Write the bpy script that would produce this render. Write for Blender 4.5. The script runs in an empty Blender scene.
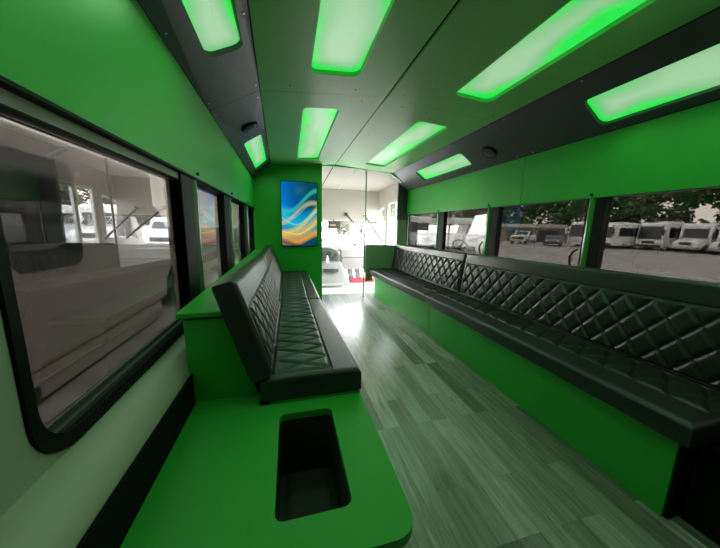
import bpy, bmesh, math, random
from mathutils import Vector, Matrix
random.seed(7)
sc = bpy.context.scene
C = sc.collection

# ------------------------------------------------------------------ materials
def newmat(name):
    m = bpy.data.materials.new(name); m.use_nodes = True
    nt = m.node_tree
    return m, nt, nt.nodes['Principled BSDF']
def N(nt, t, **kw):
    n = nt.nodes.new(t)
    for k, v in kw.items(): setattr(n, k, v)
    return n
def simple(name, col, rough=.5, metal=0, spec=.5, noise=0, nscale=8, bump=0, bscale=200, coat=0):
    m, nt, b = newmat(name)
    b.inputs['Base Color'].default_value = (*col, 1)
    b.inputs['Roughness'].default_value = rough
    b.inputs['Metallic'].default_value = metal
    b.inputs['Specular IOR Level'].default_value = spec
    b.inputs['Coat Weight'].default_value = coat
    tc = N(nt, 'ShaderNodeTexCoord')
    if noise:
        n = N(nt, 'ShaderNodeTexNoise'); n.inputs['Scale'].default_value = nscale; n.inputs['Detail'].default_value = 5
        nt.links.new(tc.outputs['Object'], n.inputs['Vector'])
        r = N(nt, 'ShaderNodeMix', data_type='RGBA')
        r.inputs['A'].default_value = (*[c * (1 - noise) for c in col], 1)
        r.inputs['B'].default_value = (*[min(1, c * (1 + noise)) for c in col], 1)
        nt.links.new(n.outputs['Fac'], r.inputs['Factor']); nt.links.new(r.outputs['Result'], b.inputs['Base Color'])
    if bump:
        n2 = N(nt, 'ShaderNodeTexNoise'); n2.inputs['Scale'].default_value = bscale; n2.inputs['Detail'].default_value = 3
        nt.links.new(tc.outputs['Object'], n2.inputs['Vector'])
        bp = N(nt, 'ShaderNodeBump'); bp.inputs['Strength'].default_value = bump; bp.inputs['Distance'].default_value = .002
        nt.links.new(n2.outputs['Fac'], bp.inputs['Height']); nt.links.new(bp.outputs['Normal'], b.inputs['Normal'])
    return m
GREEN = simple('green_paint', (.018, .38, .028), .42, noise=.08, nscale=3, bump=.15, bscale=300)
GREENT = simple('green_tabletop', (.022, .33, .030), .5, noise=.1, nscale=5, bump=.15, bscale=250)
CEIL = simple('ceiling_vinyl', (.27, .62, .21), .38, noise=.05, nscale=2, bump=.2, bscale=160)
BLK = simple('black_panel', (.075, .075, .085), .42, noise=.1, nscale=6, bump=.15, bscale=300)
LEATH = simple('black_faux_leather', (.016, .020, .019), .35, spec=.6, bump=.3, bscale=420)
RUB = simple('black_rubber', (.005, .005, .005), .6, spec=.2)
CARP = simple('black_carpet', (.010, .012, .011), .95, spec=.1, bump=1, bscale=600)
CREAM = simple('cream_plastic', (.40, .40, .33), .5, noise=.04, nscale=3, bump=.2, bscale=120)
TAN = simple('cab_headliner', (.55, .51, .46), .7, noise=.04, bump=.2)
DASH = simple('grey_dash_plastic', (.40, .375, .375), .55, bump=.2)
DASHD = simple('dark_dash_plastic', (.07, .07, .075), .5)
CABFL = simple('cab_floor_vinyl', (.75, .73, .71), .3, noise=.1, nscale=20)
STEEL = simple('brushed_steel', (.62, .62, .60), .25, metal=1)
ALU = simple('threshold_aluminium', (.5, .52, .48), .4, metal=.7, noise=.2, nscale=40)
GPOST = simple('green_post_paint', (.05, .25, .05), .18, spec=.8, coat=.5)
LPOST = simple('satin_grey_green_post', (.20, .28, .20), .2, spec=.8, metal=.5)
SCREW = simple('screw_metal', (.7, .7, .7), .3, metal=1)
RED = simple('red_plastic', (.75, .05, .08), .5)
REDB = simple('red_release_handle', (.12, .012, .01), .35)
GREYP = simple('grey_pedal_cover', (.25, .24, .25), .7)
WOODT = simple('tan_plywood', (.40, .30, .12), .6, noise=.2, nscale=12)
WHITEV = simple('white_vehicle_paint', (.80, .80, .78), .3, coat=.4, noise=.03)
BEIGEV = simple('beige_vehicle_paint', (.40, .355, .30), .35, coat=.3, noise=.03)
DARKV = simple('dark_vehicle_paint', (.03, .035, .045), .25, coat=.5)
VGLASS = simple('dark_vehicle_glass', (.018, .022, .026), .08, spec=.7)
TYRE = simple('tyre_rubber', (.02, .02, .02), .8)
HUBM = simple('wheel_hub_metal', (.45, .45, .45), .35, metal=.8)
LAMPG = simple('headlamp_lens', (.75, .78, .8), .1, spec=.8)
TRIMD = simple('dark_vehicle_trim', (.03, .03, .032), .5)
BARK = simple('tree_bark', (.07, .05, .035), .9, noise=.3)
SHEDM = simple('shed_cladding', (.22, .21, .19), .8, noise=.1)
SHEDR = simple('shed_roof', (.33, .30, .26), .7)
LABELW = simple('white_label', (.8, .8, .78), .6)
LABELY = simple('yellow_label', (.75, .6, .3), .6)
LABELG = simple('green_label', (.1, .7, .2), .6)
RODM = simple('grey_rod_paint', (.14, .135, .13), .3, metal=.6)
MIRR = simple('mirror_glass', (.8, .8, .8), .03, metal=1)

def leafmat():
    m, nt, b = newmat('tree_leaves')
    tc = N(nt, 'ShaderNodeTexCoord'); n = N(nt, 'ShaderNodeTexNoise'); n.inputs['Scale'].default_value = .7; n.inputs['Detail'].default_value = 3
    nt.links.new(tc.outputs['Object'], n.inputs['Vector'])
    cr = N(nt, 'ShaderNodeValToRGB')
    cr.color_ramp.elements[0].position = .3; cr.color_ramp.elements[0].color = (.045, .055, .03, 1)
    cr.color_ramp.elements[1].position = .7; cr.color_ramp.elements[1].color = (.14, .155, .075, 1)
    nt.links.new(n.outputs['Fac'], cr.inputs['Fac']); nt.links.new(cr.outputs['Color'], b.inputs['Base Color'])
    b.inputs['Roughness'].default_value = .7
    return m
LEAF = leafmat()

def gravelmat():
    m, nt, b = newmat('gravel_lot')
    tc = N(nt, 'ShaderNodeTexCoord')
    n = N(nt, 'ShaderNodeTexNoise'); n.inputs['Scale'].default_value = 1.8; n.inputs['Detail'].default_value = 9; n.inputs['Roughness'].default_value = .8
    nt.links.new(tc.outputs['Object'], n.inputs['Vector'])
    cr = N(nt, 'ShaderNodeValToRGB')
    cr.color_ramp.elements[0].position = .35; cr.color_ramp.elements[0].color = (.16, .14, .125, 1)
    cr.color_ramp.elements[1].position = .65; cr.color_ramp.elements[1].color = (.56, .51, .46, 1)
    nt.links.new(n.outputs['Fac'], cr.inputs['Fac']); nt.links.new(cr.outputs['Color'], b.inputs['Base Color'])
    b.inputs['Roughness'].default_value = .95
    return m
GRAV = gravelmat()

def floormat():
    m, nt, b = newmat('grey_wood_vinyl_planks')
    tc = N(nt, 'ShaderNodeTexCoord')
    mp = N(nt, 'ShaderNodeMapping'); mp.inputs['Rotation'].default_value = (0, 0, math.radians(90))
    nt.links.new(tc.outputs['Object'], mp.inputs['Vector'])
    br = N(nt, 'ShaderNodeTexBrick')
    br.inputs['Color1'].default_value = (0, 0, 0, 1); br.inputs['Color2'].default_value = (1, 1, 1, 1); br.inputs['Mortar'].default_value = (.2, .2, .2, 1)
    br.inputs['Scale'].default_value = 1; br.inputs['Mortar Size'].default_value = .0009; br.inputs['Mortar Smooth'].default_value = .1
    br.inputs['Brick Width'].default_value = .62; br.inputs['Row Height'].default_value = .098; br.offset = .37; br.offset_frequency = 3
    br.squash = 1; br.inputs['Bias'].default_value = 0
    nt.links.new(mp.outputs['Vector'], br.inputs['Vector'])
    # grain
    mp2 = N(nt, 'ShaderNodeMapping'); mp2.inputs['Scale'].default_value = (16, 1.0, 1)
    nt.links.new(tc.outputs['Object'], mp2.inputs['Vector'])
    ad = N(nt, 'ShaderNodeVectorMath', operation='ADD')
    sep = N(nt, 'ShaderNodeMath', operation='MULTIPLY'); sep.inputs[1].default_value = 7.3
    nt.links.new(br.outputs['Color'], sep.inputs[0]); nt.links.new(mp2.outputs['Vector'], ad.inputs[0])
    cmb = N(nt, 'ShaderNodeCombineXYZ'); nt.links.new(sep.outputs[0], cmb.inputs['Y']); nt.links.new(sep.outputs[0], cmb.inputs['Z'])
    nt.links.new(cmb.outputs[0], ad.inputs[1])
    g = N(nt, 'ShaderNodeTexNoise'); g.inputs['Scale'].default_value = 3; g.inputs['Detail'].default_value = 8; g.inputs['Roughness'].default_value = .62; g.inputs['Distortion'].default_value = 1.2
    nt.links.new(ad.outputs[0], g.inputs['Vector'])
    w = N(nt, 'ShaderNodeTexWave', wave_type='BANDS', bands_direction='X'); w.inputs['Scale'].default_value = 1.1; w.inputs['Distortion'].default_value = 7; w.inputs['Detail'].default_value = 3
    nt.links.new(ad.outputs[0], w.inputs['Vector'])
    mx = N(nt, 'ShaderNodeMix', data_type='RGBA'); mx.inputs['A'].default_value = (.19, .18, .165, 1); mx.inputs['B'].default_value = (.45, .43, .40, 1)
    gm = N(nt, 'ShaderNodeMapRange'); gm.inputs['From Min'].default_value = .3; gm.inputs['From Max'].default_value = .7
    nt.links.new(g.outputs['Fac'], gm.inputs['Value']); nt.links.new(gm.outputs[0], mx.inputs['Factor'])
    mw = N(nt, 'ShaderNodeMix', data_type='RGBA', blend_type='MULTIPLY'); mw.inputs['Factor'].default_value = .0
    nt.links.new(mx.outputs['Result'], mw.inputs['A']); nt.links.new(w.outputs['Color'], mw.inputs['B'])
    mp_ = N(nt, 'ShaderNodeMix', data_type='RGBA', blend_type='MULTIPLY'); mp_.inputs['Factor'].default_value = 1
    rr = N(nt, 'ShaderNodeMapRange'); rr.inputs['To Min'].default_value = .42; rr.inputs['To Max'].default_value = 1.25
    nt.links.new(br.outputs['Color'], rr.inputs['Value'])
    nt.links.new(mw.outputs['Result'], mp_.inputs['A']); nt.links.new(rr.outputs[0], mp_.inputs['B'])
    nt.links.new(mp_.outputs['Result'], b.inputs['Base Color'])
    b.inputs['Roughness'].default_value = .27; b.inputs['Specular IOR Level'].default_value = .6; b.inputs['Coat Weight'].default_value = .3; b.inputs['Coat Roughness'].default_value = .3
    bp = N(nt, 'ShaderNodeBump'); bp.inputs['Strength'].default_value = .25; bp.inputs['Distance'].default_value = .002
    nt.links.new(g.outputs['Fac'], bp.inputs['Height']); nt.links.new(bp.outputs['Normal'], b.inputs['Normal'])
    return m
FLOOR = floormat()

def glassmat(name, tint, refl=1.0):
    m = bpy.data.materials.new(name); m.use_nodes = True; nt = m.node_tree; nt.nodes.clear()
    out = N(nt, 'ShaderNodeOutputMaterial'); t = N(nt, 'ShaderNodeBsdfTransparent'); t.inputs['Color'].default_value = (*tint, 1)
    g = N(nt, 'ShaderNodeBsdfGlossy'); g.inputs['Roughness'].default_value = 0; g.inputs['Color'].default_value = (1, 1, 1, 1)
    f = N(nt, 'ShaderNodeFresnel'); f.inputs['IOR'].default_value = 1.5
    # same air-side reflectance on both faces of the pane
    geo = N(nt, 'ShaderNodeNewGeometry')
    ml = N(nt, 'ShaderNodeMath', operation='MULTIPLY'); ml.inputs[1].default_value = refl
    dt = N(nt, 'ShaderNodeVectorMath', operation='DOT_PRODUCT'); nt.links.new(geo.outputs['Normal'], dt.inputs[0]); nt.links.new(geo.outputs['Incoming'], dt.inputs[1])
    ab = N(nt, 'ShaderNodeMath', operation='ABSOLUTE'); nt.links.new(dt.outputs['Value'], ab.inputs[0])
    om = N(nt, 'ShaderNodeMath', operation='SUBTRACT'); om.inputs[0].default_value = 1; nt.links.new(ab.outputs[0], om.inputs[1])
    pw = N(nt, 'ShaderNodeMath', operation='POWER'); pw.inputs[1].default_value = 5; nt.links.new(om.outputs[0], pw.inputs[0])
    ma = N(nt, 'ShaderNodeMath', operation='MULTIPLY_ADD'); ma.inputs[1].default_value = .96; ma.inputs[2].default_value = .04; nt.links.new(pw.outputs[0], ma.inputs[0])
    nt.links.new(ma.outputs[0], ml.inputs[0])
    mx = N(nt, 'ShaderNodeMixShader'); nt.links.new(ml.outputs[0], mx.inputs[0]); nt.links.new(t.outputs[0], mx.inputs[1]); nt.links.new(g.outputs[0], mx.inputs[2])
    nt.links.new(mx.outputs[0], out.inputs['Surface'])
    return m
GLT = glassmat('tinted_window_glass', (.160, .154, .146), 1.15)
GLC = glassmat('clear_glass', (.97, .98, .98), .8)

def lightmat():
    m, nt, b = newmat('led_diffuser')
    tc = N(nt, 'ShaderNodeTexCoord'); oi = N(nt, 'ShaderNodeObjectInfo')
    ad = N(nt, 'ShaderNodeVectorMath', operation='ADD'); nt.links.new(tc.outputs['Object'], ad.inputs[0]); nt.links.new(oi.outputs['Location'], ad.inputs[1])
    n = N(nt, 'ShaderNodeTexNoise'); n.inputs['Scale'].default_value = 2.6; n.inputs['Detail'].default_value = 1
    nt.links.new(ad.outputs[0], n.inputs['Vector'])
    uv = N(nt, 'ShaderNodeUVMap'); uv.uv_map = 'UVMap'
    sx = N(nt, 'ShaderNodeSeparateXYZ'); nt.links.new(uv.outputs[0], sx.inputs[0])
    # u: 0..1 = distance from the LED strip along the rim of the housing
    cr = N(nt, 'ShaderNodeValToRGB')
    e = cr.color_ramp.elements; e[0].position = 0; e[0].color = (.01, .78, .07, 1); e[1].position = 1; e[1].color = (.36, .60, .36, 1)
    k = e.new(.14); k.color = (.03, .78, .08, 1); k = e.new(.34); k.color = (.12, .60, .16, 1); k = e.new(.65); k.color = (.27, .54, .28, 1)
    a2 = N(nt, 'ShaderNodeMath', operation='MULTIPLY_ADD'); a2.inputs[1].default_value = 2.2; a2.inputs[2].default_value = -1.02
    nt.links.new(n.outputs['Fac'], a2.inputs[0])
    a3 = N(nt, 'ShaderNodeMath', operation='ADD'); a3.use_clamp = True
    nt.links.new(a2.outputs[0], a3.inputs[0]); nt.links.new(sx.outputs['X'], a3.inputs[1])
    nt.links.new(a3.outputs[0], cr.inputs['Fac'])
    b.inputs['Base Color'].default_value = (.3, .4, .3, 1); b.inputs['Roughness'].default_value = .4
    nt.links.new(cr.outputs['Color'], b.inputs['Emission Color']); b.inputs['Emission Strength'].default_value = EMIS
    return m
EMIS = .80; LEDW = 3.6
LIGHT = lightmat()

def tvmat():
    m, nt, b = newmat('screen_picture')
    uv = N(nt, 'ShaderNodeUVMap'); uv.uv_map = 'UVMap'
    sx = N(nt, 'ShaderNodeSeparateXYZ'); nt.links.new(uv.outputs[0], sx.inputs[0])
    def M(op, a, b_=None, c=None, clamp=False):
        n = N(nt, 'ShaderNodeMath', operation=op); n.use_clamp = clamp
        for i_, v in enumerate((a, b_, c)):
            if v is None: continue
            if isinstance(v, (int, float)): n.inputs[i_].default_value = v
            else: nt.links.new(v, n.inputs[i_])
        return n.outputs[0]
    X, Y = sx.outputs['X'], sx.outputs['Y']
    def mixc(f, A, B, mode='MIX'):
        n = N(nt, 'ShaderNodeMix', data_type='RGBA', blend_type=mode)
        nt.links.new(f, n.inputs['Factor']) if not isinstance(f, float) else setattr(n.inputs['Factor'], 'default_value', f)
        for k, v in (('A', A), ('B', B)):
            if isinstance(v, tuple): n.inputs[k].default_value = (*v, 1)
            else: nt.links.new(v, n.inputs[k])
        return n.outputs['Result']
    # ground: bright blue at the left, dark teal at the right
    cr = N(nt, 'ShaderNodeValToRGB'); e = cr.color_ramp.elements
    e[0].position = 0; e[0].color = (.0, .22, .72, 1); e[1].position = .95; e[1].color = (.0, .06, .10, 1)
    k = e.new(.45); k.color = (.0, .10, .32, 1)
    nt.links.new(M('ADD', X, M('MULTIPLY', M('ABSOLUTE', M('SUBTRACT', Y, .5)), .5)), cr.inputs['Fac'])
    col = cr.outputs['Color']
    # curved veils: y = c + a*sin(f*x + p) + s*x
    for c, a, f, p, sl, w_, colr, st in ((.50, .07, 4.2, 2.6, -.05, .16, (.0, .45, .70), .75), (.60, .10, 4.5, 3.6, .18, .05, (.05, .55, .45), .7), (.33, .09, 4.0, 2.2, .02, .15, (.03, .50, .55), .7),
            (.15, .08, 3.6, 2.9, .24, .09, (.80, .48, .03), .85), (.07, .05, 4.4, 3.0, .10, .07, (.85, .38, .02), .9), (.22, .10, 3.3, 3.3, .34, .06, (.80, .62, .08), .75),
            (.42, .07, 5.0, 4.2, .24, .05, (.70, .55, .12), .65), (.40, .09, 5.0, 2.6, .06, .02, (.20, .75, .75), .7), (.53, .11, 5.0, 3.3, .05, .012, (.15, .65, .80), .6), (.17, .08, 4.2, 2.4, .20, .012, (.95, .8, .35), .7), (.05, .02, 4, 2, -.12, .06, (.0, .02, .03), .8)):
        yy = M('ADD', M('MULTIPLY_ADD', M('SINE', M('MULTIPLY_ADD', X, f, p)), a, c), M('MULTIPLY', X, sl))
        dd = M('DIVIDE', M('SUBTRACT', Y, yy), w_)
        # sharp upper rim and a soft tail below
        soft = M('SUBTRACT', 1, M('ABSOLUTE', dd), clamp=True)
        g = M('MULTIPLY', M('POWER', soft, .7), st)
        col = mixc(g, col, colr)
    b.inputs['Base Color'].default_value = (.01, .01, .01, 1); b.inputs['Roughness'].default_value = .06
    nt.links.new(col, b.inputs['Emission Color']); b.inputs['Emission Strength'].default_value = TVE
    return m
TVE = .8
TVM = tvmat()

# ------------------------------------------------------------------ mesh helpers
def obj(name, bm, mat, parent=None, smooth=False, bevel=0, seg=2, recalc=True):
    if recalc: bmesh.ops.recalc_face_normals(bm, faces=bm.faces)
    me = bpy.data.meshes.new(name); bm.to_mesh(me); bm.free()
    me.materials.append(mat)
    if smooth:
        for p in me.polygons: p.use_smooth = True
        me.set_sharp_from_angle(angle=math.radians(40))
    o = bpy.data.objects.new(name, me); C.objects.link(o)
    if parent: o.parent = parent
    if bevel:
        b = o.modifiers.new('bevel', 'BEVEL'); b.width = bevel; b.segments = seg; b.limit_method = 'ANGLE'; b.angle_limit = math.radians(40)
    return o
def thing(name, label, cat, loc=(0, 0, 0), group=None, rotz=0):
    o = bpy.data.objects.new(name, None); C.objects.link(o); o.empty_display_size = .1
    o.location = loc; o.rotation_euler = (0, 0, rotz); o['label'] = label; o['category'] = cat
    if group: o['group'] = group
    return o
def tag(o, label, cat, group=None, kind=None):
    o['label'] = label; o['category'] = cat
    if group: o['group'] = group
    if kind: o['kind'] = kind
    return o
def struct(o, label=None):
    o['kind'] = 'structure'
    if label: o['label'] = label
    return o
def sempty(name):
    o = bpy.data.objects.new(name, None); C.objects.link(o); o.empty_display_size = .1; o['kind'] = 'structure'; return o
def place(o, parent):            # keep world coordinates while parenting to an Empty with a location
    o.parent = parent; o.location = -Vector(parent.location) if parent.rotation_euler.z == 0 else o.location
    return o
def BM(): return bmesh.new()
def box(bm, x0, x1, y0, y1, z0, z1):
    v = [bm.verts.new(p) for p in ((x0,y0,z0),(x1,y0,z0),(x1,y1,z0),(x0,y1,z0),(x0,y0,z1),(x1,y0,z1),(x1,y1,z1),(x0,y1,z1))]
    for f in ((0,3,2,1),(4,5,6,7),(0,1,5,4),(1,2,6,5),(2,3,7,6),(3,0,4,7)): bm.faces.new([v[i] for i in f])
    return bm
def bx(*a): return box(BM(), *a)
def hexa(bm, pts):
    v = [bm.verts.new(p) for p in pts]
    for f in ((0,3,2,1),(4,5,6,7),(0,1,5,4),(1,2,6,5),(2,3,7,6),(3,0,4,7)): bm.faces.new([v[i] for i in f])
    return bm
def prism(bm, poly, fn, a, b):   # poly of 2-D points, fn(u,v,w) -> 3-D, swept from w=a to w=b
    A = [bm.verts.new(fn(u, v, a)) for u, v in poly]; B = [bm.verts.new(fn(u, v, b)) for u, v in poly]
    bm.faces.new(A[::-1]); bm.faces.new(B); n = len(poly)
    for i in range(n): bm.faces.new((A[i], A[(i+1) % n], B[(i+1) % n], B[i]))
    return bm
def tube(bm, pts, r, n=12, caps=True):
    pts = [Vector(p) for p in pts]; rings = []
    for i, p in enumerate(pts):
        d = (pts[min(i+1, len(pts)-1)] - pts[max(i-1, 0)]).normalized()
        a = d.cross(Vector((0, 0, 1)) if abs(d.z) < .9 else Vector((1, 0, 0))).normalized(); b = d.cross(a)
        rr = r[i] if isinstance(r, (list, tuple)) else r
        rings.append([bm.verts.new(p + rr*(a*math.cos(2*math.pi*k/n) + b*math.sin(2*math.pi*k/n))) for k in range(n)])
    for i in range(len(rings)-1):
        for k in range(n): bm.faces.new((rings[i][k], rings[i][(k+1) % n], rings[i+1][(k+1) % n], rings[i+1][k]))
    if caps: bm.faces.new(rings[0][::-1]); bm.faces.new(rings[-1])
    return bm
def rrect(x0, x1, y0, y1, r, n=6, rs=None):
    rs = rs or (r, r, r, r)
    out = []
    for (cx, cy, a0, q) in ((x1-rs[0], y1-rs[0], 0, rs[0]), (x0+rs[1], y1-rs[1], 90, rs[1]), (x0+rs[2], y0+rs[2], 180, rs[2]), (x1-rs[3], y0+rs[3], 270, rs[3])):
        if q <= 0: out.append((cx, cy)); continue
        for k in range(n+1):
            a = math.radians(a0 + 90*k/n); out.append((cx+q*math.cos(a), cy+q*math.sin(a)))
    return out
def plate(bm, outer, holes, fn, a, b):     # plate with holes, fn(u,v,w)
    tops = []
    for w in (a, b):
        edges = []; loops = []
        for lp in [outer] + holes:
            vs = [bm.verts.new(fn(u, v, w)) for u, v in lp]; loops.append(vs)
            for i in range(len(vs)): edges.append(bm.edges.new((vs[i], vs[(i+1) % len(vs)])))
        bmesh.ops.triangle_fill(bm, edges=edges, use_beauty=True, use_dissolve=False)
        tops.append(loops)
    for LA, LB in zip(*tops):
        n = len(LA)
        for i in range(n): bm.faces.new((LA[i], LA[(i+1) % n], LB[(i+1) % n], LB[i]))
    return bm
def cushion(L, W, P, T, R, field=None, p=.12, q=.15, puff=.009, ds=.0065, sm=None):
    """slab with a rounded, quilted upper face; P(s,t,h) gives the point at length s, width t, height h"""
    bm = BM(); ns = max(4, int(L/ds)); nt_ = max(6, int(W/ds)) 
    def ticks(tot, n):
        base = [tot*i/n for i in range(n+1)]
        ex = [R*k for k in (.06, .2, .45, .75, 1.0)]
        out = sorted(set([round(v, 5) for v in base if R < v < tot-R] + [0] + ex + [tot-v for v in ex] + [tot]))
        return out
    S = ticks(L, ns); Tt = ticks(W, nt_)
    def h(s, t):
        d = min(s, L-s, t, W-t); z = T
        if d < R: z = T - R + math.sqrt(max(0, R*R-(R-d)**2))
        # soft crown
        z += .004*math.sin(math.pi*min(1, max(0, t/W)))
        if field:
            s0, s1, t0, t1 = field
            e = min(s-s0, s1-s, t-t0, t1-t)
            if e > 0:
                u = (s-s0)/p; v = (t-t0)/q
                a, b = u+v, u-v
                g = min(abs(a-round(a)), abs(b-round(b)))
                g = min(g, e/.05)
                z += puff*(math.sin(min(1, g/.19)*math.pi/2)) - puff*.55
            elif e > -.006: z -= puff*.55
        return z
    V = [[bm.verts.new(P(s, t, h(s, t))) for t in Tt] for s in S]
    for i in range(len(S)-1):
        for j in range(len(Tt)-1): bm.faces.new((V[i][j], V[i+1][j], V[i+1][j+1], V[i][j+1]))
    B = {}
    ring = [(i, 0) for i in range(len(S))] + [(len(S)-1, j) for j in range(1, len(Tt))] + [(i, len(Tt)-1) for i in range(len(S)-2, -1, -1)] + [(0, j) for j in range(len(Tt)-2, 0, -1)]
    low = [bm.verts.new(P(S[i], Tt[j], R*.35)) for i, j in ring]
    ins = .010
    def cl(v, tot): return min(max(v, ins), tot-ins)
    low2 = [bm.verts.new(P(cl(S[i], L), cl(Tt[j], W), 0)) for i, j in ring]
    n = len(ring)
    for k in range(n):
        a, b = ring[k], ring[(k+1) % n]
        bm.faces.new((V[a[0]][a[1]], V[b[0]][b[1]], low[(k+1) % n], low[k]))
        bm.faces.new((low[k], low[(k+1) % n], low2[(k+1) % n], low2[k]))
    bm.faces.new(low2)
    return bm
def lerp(a, b, t): return a + (b-a)*t

# ------------------------------------------------------------------ camera
F = 268.0; PX, PY = 360.0, 272.5; ROLL = -0.02
d = Vector(((289-PX)/F, -(226-PY)/F, -1)).normalized()
up = Vector((math.sin(ROLL), math.cos(ROLL), 0)); u = (up - d*up.dot(d)).normalized(); r = d.cross(u)
cam = bpy.data.cameras.new('camera'); co = bpy.data.objects.new('camera', cam); C.objects.link(co)
co.matrix_world = Matrix.Translation((0, 0, 1.1)) @ Matrix((r, d, u)).to_4x4()
cam.sensor_fit = 'HORIZONTAL'; cam.sensor_width = 36; cam.lens = F/720*36
cam.shift_y = -(274-PY)/720; cam.clip_start = .02; cam.clip_end = 500
sc.camera = co

# ------------------------------------------------------------------ floor
XL, XR = -.44, 1.86
struct(obj('floor', bx(-.46, 1.9, -.95, 4.28, -.04, 0), FLOOR))
o = obj('floor', bx(-.46, 1.9, 4.28, 5.75, -.045, -.004), CABFL); struct(o)
o = obj('trim_1', bx(.46, 1.75, 4.26, 4.30, -.003, .006), ALU, bevel=.002); struct(o, 'thin metal floor strip at the cab entrance')

# ------------------------------------------------------------------ outer shell
# wall_left: below, between and above the windows
Yp = [(-.95, .44), (1.30, 1.48), (2.20, 2.36), (3.14, 3.30)]   # solid parts between the left windows (first: rear wall)
WL = sempty('wall_left')
# lower wall with bulged section
prof = [(-.52, 0), (-.36, 0), (-.36, .548), (-.368, .572), (-.392, .598), (-.43, .615), (-.462, .622), (-.52, .625)]
bm = BM(); prism(bm, [p for p in prof], lambda a, b_, w: (a, w, b_), -.95, 3.90)
obj('lower_wall', bm, CREAM, WL, smooth=True)
obj('kick_panel', bx(-.361, -.352, -.95, 1.06, 0, .555), CARP, WL, bevel=.003)
# rear cream wall beside the first window and the header above it
hole = rrect(.562, 1.40, .625, 1.288, .06, rs=(.02, .04, .10, .02))
bm = BM(); plate(bm, [(-.95, .60), (1.42, .60), (1.42, 1.40), (-.95, 1.40)], [hole, rrect(-.9, .45, .625, 1.262, .07)], lambda a, b_, w: (w, a, b_), -.52, -.462)
obj('window_surround', bm, CREAM, WL, smooth=False, bevel=.004)
obj('upper_shell', bx(-.56, -.475, -.95, 3.93, 1.318, 2.05), BLK, WL)
obj('green_panel', bx(-.474, -.44, -.95, 3.905, 1.324, 1.85), GREEN, WL, bevel=.003)
obj('panel_edge', bx(-.474, -.437, -.95, 3.905, 1.317, 1.325), RUB, WL)
# pillars between the left windows: black post and a rounded green post beside it
def pillar(y0, ym, y1, side, n):
    e = sempty('trim_%d' % n)
    if side == 'L':
        obj('post', bx(-.50, -.452, y0, ym, .62, 1.318), RUB, e, bevel=.004)
        obj('round_post', tube(BM(), [(-.468, (ym+y1)/2, .62), (-.468, (ym+y1)/2, 1.335)], (y1-ym)/2-.004, 16), LPOST, e, smooth=True)
        obj('bolt', tube(BM(), [(-.445, (ym+y1)/2, 1.345), (-.430, (ym+y1)/2, 1.345)], .008, 8), RUB, e)
    else:
        obj('post', bx(1.868, 1.92, y0, ym, .62, 1.325), RUB, e, bevel=.004)
        obj('round_post', tube(BM(), [(1.882, (ym+y1)/2, .62), (1.882, (ym+y1)/2, 1.335)], (y1-ym)/2, 16), GPOST, e, smooth=True)
        obj('bolt', tube(BM(), [(1.865, (ym+y1)/2, 1.34), (1.848, (ym+y1)/2, 1.34)], .008, 8), RUB, e)
    return e
pillar(1.38, 1.53, 1.59, 'L', 2); pillar(2.19, 2.37, 2.43, 'L', 3); pillar(3.08, 3.25, 3.31, 'L', 4)
# windows on the left
def window(n, side, y0, y1, z0, z1, frame=.02, rs=None, label=None):
    e = sempty('window_%d' % n)
    x = -.490 if side == 'L' else 1.895
    s = -1 if side == 'L' else 1
    rs = rs or (.03,)*4
    outer = rrect(y0, y1, z0, z1, .03, rs=rs)
    inner = rrect(y0+frame, y1-frame, z0+frame*1.6, z1-(.004 if n < 6 else frame*.5), .03, rs=tuple(max(.01, q-frame*.6) for q in rs))
    obj('window_frame', plate(BM(), outer, [inner], lambda a, b_, w: (w, a, b_), x-.010, x+(.034 if side == 'L' else -.026)), RUB, e)
    obj('slide_rail', box(bx(x-.006, x+.020, y0+frame, y1-frame, z0+frame*1.5, z0+frame*1.5+.016) if side == 'L' else bx(x-.02, x+.006, y0+frame, y1-frame, z0+frame*1.5, z0+frame*1.5+.016),
        x-.004, x+.008, y0+frame, y1-frame, z0+frame*1.5+.016, z0+frame*1.5+.030), DASHD, e, bevel=.002)
    obj('pane', bx(x-.003, x+.003, y0+frame*.6, y1-frame*.6, z0+frame*.8, z1-frame*.3), GLT, e)
    return e
window(1, 'L', .562, 1.40, .625, 1.289, .020, rs=(.02, .04, .10, .02))
window(2, 'L', 1.57, 2.20, .655, 1.318, .012, rs=(.01,)*4)
window(3, 'L', 2.41, 3.09, .655, 1.318, .012, rs=(.01,)*4)
window(4, 'L', 3.29, 3.90, .655, 1.318, .012, rs=(.01,)*4)
window(5, 'L', -.90, .45, .625, 1.262, .022, rs=(.07,)*4)
def handle(side, y, z, label):
    x = -.474 if side == 'L' else 1.874; s = 1 if side == 'L' else -1
    o = obj('release_handle', tube(BM(), [(x, y, z), (x+s*.014, y+.012, z-.012), (x+s*.018, y+.03, z-.05), (x+s*.014, y+.028, z-.10), (x, y+.022, z-.125)], [.006, .007, .008, .007, .006], 8), REDB, smooth=True)
    tag(o, label, 'handle', 'emergency release handles on the windows')
handle('L', 1.56, .90, 'red emergency handle on the second left window, nearest the camera of three')
handle('L', 2.44, .90, 'red emergency handle on the left window right behind the second black post')
handle('L', 3.36, .90, 'red emergency handle on the farthest left window by the green partition')
handle('R', 1.375, .99, 'red emergency handle left of the nearest right-hand window post')
handle('R', 2.29, .99, 'small red emergency handle beside the middle right-hand window post')
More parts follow.
